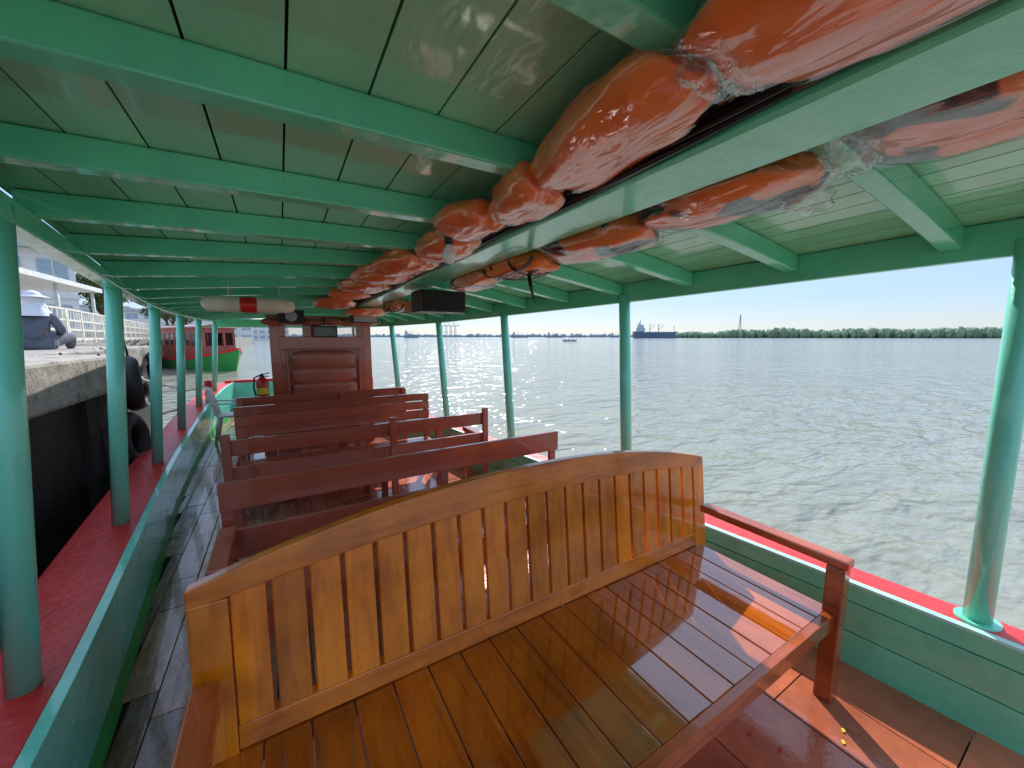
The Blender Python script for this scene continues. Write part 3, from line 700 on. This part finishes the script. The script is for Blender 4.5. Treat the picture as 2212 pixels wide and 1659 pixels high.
for t in frange(0,1,12):
    w=.7*math.sin(math.pi*min(max(t,.06),.94))**.5;z=.5+.4*abs(t-.5)**2*4*.6;xx=(t-.5)*8
    rr.append([(c.x+xx,c.y-w,c.z+z),(c.x+xx*.95,c.y-w*.6,c.z-.1),(c.x+xx*.95,c.y+w*.6,c.z-.1),(c.x+xx,c.y+w,c.z+z)])
mb.rings(rr)
mesh('longtail_boat',mb,['hazedark'],None,'small dark wooden longtail boat carrying passengers','boat')
for k in range(4):
    mb=MB();q=(c.x-2.2+1.5*k,c.y,c.z+.3);mb.tube([q,(q[0],q[1],q[2]+.45),(q[0],q[1],q[2]+.62),(q[0],q[1],q[2]+.68)],[.24,.26,.2,.07],10);mb.puff((q[0],q[1],q[2]+.83),(.12,.12,.15),0,k,.05,e=1,nu=10,nv=8)
    mesh('person',mb,['redpl' if k%2 else 'greycloth'],None,'small seated person in the longtail boat','person','passengers in the longtail boat')
# ------------------------------------------------------------------ foliage
def foliage_mat(name,c):
    m,nt,b=newmat(name);v=coords(nt);n=noise_n(nt,v,.25,4)
    col=ramp(nt,n.outputs['Fac'],[(.3,sc3(c,.75)),(.7,sc3(c,1.25))]);nt.links.new(rndval(nt,col,.75,1.25),b.inputs['Base Color']);b.inputs['Roughness'].default_value=.8
    return m
fol_far=foliage_mat('hazy_foliage',(.24,.35,.23));fol=foliage_mat('foliage',(.06,.12,.035))  # far foliage has aerial haze blended into its green
def leaves(mb,c,R,n,s):
    for _ in range(n):
        d=Vector((random.gauss(0,1),random.gauss(0,1),random.gauss(0,1))).normalized()
        p=Vector(c)+Vector((d.x*R[0],d.y*R[1],d.z*R[2]))*random.uniform(.55,1.05)
        u=Vector((random.gauss(0,1),random.gauss(0,1),random.gauss(0,1))).normalized();w=u.orthogonal().normalized()
        b=len(mb.v);k=s*random.uniform(.6,1.3);mb.v+=[tuple(p+u*k),tuple(p+w*k*.6),tuple(p-u*k),tuple(p-w*k*.6)];mb.r=random.random();mb.face([b,b+1,b+2,b+3])
mb=MB()
A=Vector((*wp(.40,760),0));B_=Vector((*wp(2.4,420),0))
for i in range(560):
    t=(i%380)/379+random.uniform(-.001,.001);p=A.lerp(B_,t)+Vector((random.uniform(-8,8),random.uniform(-8,8),0))
    if i>=380: t=random.random()*.6;p=A.lerp(B_,t)+Vector((8,12,0))
    h=random.uniform(11,16)*(1+.35*noise.noise(Vector((t*14,0,0))))*(.5+.5*min(1,t*7))
    mb.r=random.random()*.5;mb.puff((p.x,p.y,h*.45),(random.uniform(3,5),random.uniform(3,5),h*.5),0,i,.35,3,e=.9,nu=10,nv=7)
    leaves(mb,(p.x,p.y,h*.62),(4.8,4.8,h*.42),50,.95)
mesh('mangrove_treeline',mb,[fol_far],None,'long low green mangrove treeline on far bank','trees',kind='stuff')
mb=MB()
A=Vector((*wp(-.75,2300),0));B_=Vector((*wp(.55,1900),0))
for i in range(220):
    t=i/219;p=A.lerp(B_,t);h=random.uniform(9,20);mb.r=random.random();mb.puff((p.x,p.y,h*.3),(random.uniform(8,18),10,h*.7),0,i,.35,3,e=.9,nu=8,nv=6)
fh=foliage_mat('very_hazy_foliage',(.33,.41,.47))  # blue-grey of the hazy air painted into the leaf colour
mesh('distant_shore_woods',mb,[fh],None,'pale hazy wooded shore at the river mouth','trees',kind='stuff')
mb=MB();p=[wp(.38,790),wp(2.6,440),wp(3.2,900),wp(.5,1500)];mb.rings([[(a,b,-.8) for a,b in p],[(a,b,.3) for a,b in p]]);mesh('land',mb,['trunk'],kind='structure')
def tree(x,y,z,h,label):
    t=empty('tree',(x,y,z),label,'tree','trees along the riverside')
    mb=MB();mb.tube([(x,y,z),(x+.1,y,z+h*.3),(x-.1,y+.1,z+h*.6)],[h*.035,h*.025,h*.012],8)
    for k in range(5):
        a=k*1.3;mb.tube([(x,y,z+h*.35),(x+math.cos(a)*h*.2,y+math.sin(a)*h*.2,z+h*.65)],[h*.016,h*.006],6)
    mesh('trunk',mb,['trunk'],t)
    mb=MB()
    for k in range(14):
        a=random.uniform(0,6.3);r=random.uniform(0,h*.28);leaves(mb,(x+math.cos(a)*r,y+math.sin(a)*r,z+h*random.uniform(.5,.92)),(h*.14,h*.14,h*.1),110,h*.028)
    mesh('crown',mb,[fol],t)
for x,y,h in((-11,40,5),(-14,52,6),(-12,64,6),(-16,90,7),(-19,120,8)): tree(x,y,1.5,h,'leafy green tree on the riverside quay')
# ------------------------------------------------------------------ person seated on the pier, back to us
px,py,pz=-3.05,8.5,1.5
def skinmesh(name,verts,edges,radii,mat,parent=None,**k):
    me=bpy.data.meshes.new(name);me.from_pydata([tuple(Vector(v)) for v in verts],edges,[]);me.materials.append(M[mat])
    o=bpy.data.objects.new(name,me);COL.objects.link(o)
    s=o.modifiers.new('Skin','SKIN')
    for i,r in enumerate(radii): me.skin_vertices[0].data[i].radius=(r if isinstance(r,tuple) else (r,r))
    me.skin_vertices[0].data[0].use_root=True
    sb=o.modifiers.new('Sub','SUBSURF');sb.levels=2;sb.render_levels=2;s.use_smooth_shade=True
    return reg(o,parent,(px,py,pz),k.get('label'),k.get('category'),None,None)
V=[(0,0,.12),(0,-.02,.3),(0,-.01,.47),(0,.02,.56),(0,.03,.65),(0,.04,.76),
   (-.17,.0,.49),(-.23,.08,.28),(-.12,.3,.25),(-.07,.36,.25),(.17,.0,.49),(.23,.08,.28),(.12,.3,.25),(.07,.36,.25),
   (-.11,.04,.12),(-.2,.42,.2),(-.14,.56,.0),(-.13,.66,-.02),(.11,.04,.12),(.2,.42,.2),(.14,.56,.0),(.13,.66,-.02)]
E=[(0,1),(1,2),(2,3),(3,4),(4,5),(2,6),(6,7),(7,8),(8,9),(2,10),(10,11),(11,12),(12,13),(0,14),(14,15),(15,16),(16,17),(0,18),(18,19),(19,20),(20,21)]
Rd=[.13,.115,.12,.05,.085,.075,.055,.045,.03,.025,.055,.045,.03,.025,.09,.065,.045,.035,.09,.065,.045,.035]
person=skinmesh('person',V,E,Rd,'skin',label='person in grey clothes and white hood sitting on pier',category='person')
idx=[0,1,2,6,7,8,10,11,12];mp={a:i for i,a in enumerate(idx)}
skinmesh('shirt',[V[i] for i in idx],[(mp[a],mp[b]) for a,b in E if a in mp and b in mp],[Rd[i]*1.12+.008 for i in idx],'greycloth',person)
idx=[0,14,15,16,18,19,20];mp={a:i for i,a in enumerate(idx)}
skinmesh('trousers',[V[i] for i in idx],[(mp[a],mp[b]) for a,b in E if a in mp and b in mp],[Rd[i]*1.12+.008 for i in idx],'greycloth',person)
mb=MB();mb.puff((px,py+.02,pz+.73),(.105,.12,.13),0,3,.1,3,e=1)
mb.rings([[(px+r*math.cos(t)*(1+.08*math.sin(5*t)),py+.0+r*.8*math.sin(t),pz+z) for t in frange(0,2*math.pi*23/24,23)] for r,z in((.09,.75),(.115,.66),(.14,.58),(.2,.49))],True,False,True)
mb.rings([[(px+r*math.cos(t),py+.02+r*math.sin(t),pz+z) for t in frange(0,2*math.pi*23/24,23)] for r,z in((.11,.79),(.17,.765),(.172,.76),(.1,.775))],True,False,True)
mesh('hood',mb,['whitecloth'],person)
mb=MB()
for sx in(-1,1):
    for k in range(4): a=Vector((px+sx*(.06-.012*k),py+.37,pz+.265-.012*k));mb.tube([a,a+Vector((-sx*.02,.035,.0)),a+Vector((-sx*.045,.04+.003*k,-.012))],[.009,.008,.006],8)
    a=Vector((px+sx*.08,py+.36,pz+.27));mb.tube([a,a+Vector((-sx*.01,.03,.02)),a+Vector((-sx*.03,.05,.015))],[.011,.009,.007],8)
mesh('fingers',mb,['skin'],person)
# ------------------------------------------------------------------ light, camera
az=math.radians(30);el=math.radians(43)
s=Vector((math.sin(az)*math.cos(el),math.cos(az)*math.cos(el),math.sin(el)))
ld=bpy.data.lights.new('sun','SUN');ld.energy=5;ld.angle=math.radians(.5);ld.color=(1,.95,.88)
lo=bpy.data.objects.new('sun',ld);COL.objects.link(lo);lo.rotation_euler=(-s).to_track_quat('-Z','Y').to_euler()
w=bpy.data.worlds.new('World');sc.world=w;w.use_nodes=True;nt=w.node_tree
sky=nt.nodes.new('ShaderNodeTexSky');sky.sky_type='NISHITA';sky.sun_disc=False;sky.sun_elevation=el;sky.sun_rotation=az
sky.air_density=1.0;sky.dust_density=.3;sky.ozone_density=2.0
bg=nt.nodes['Background'];nt.links.new(sky.outputs[0],bg.inputs[0]);bg.inputs[1].default_value=.05
b2=nt.nodes.new('ShaderNodeBackground');b2.inputs[1].default_value=1.0
tc=nt.nodes.new('ShaderNodeTexCoord');sx=nt.nodes.new('ShaderNodeSeparateXYZ');nt.links.new(tc.outputs['Generated'],sx.inputs[0])
col=ramp(nt,sx.outputs[2],[(0,(.40,.47,.54)),(.08,(.31,.45,.66)),(.3,(.48,.64,.94)),(1,(.58,.72,1.0))]);nt.links.new(col,b2.inputs[0])
ad=nt.nodes.new('ShaderNodeAddShader');nt.links.new(bg.outputs[0],ad.inputs[0]);nt.links.new(b2.outputs[0],ad.inputs[1]);nt.links.new(ad.outputs[0],nt.nodes['World Output'].inputs[0])
cd=bpy.data.cameras.new('camera');cam=bpy.data.objects.new('camera',cd);COL.objects.link(cam)
cd.sensor_width=36;cd.lens=36*831/2212;cd.clip_start=.02;cd.clip_end=20000
cam.location=(0,0,H);cam.rotation_euler=(math.radians(83),0,math.radians(-31));sc.camera=cam
sc.view_settings.view_transform='Standard';sc.view_settings.look='None';sc.view_settings.exposure=0
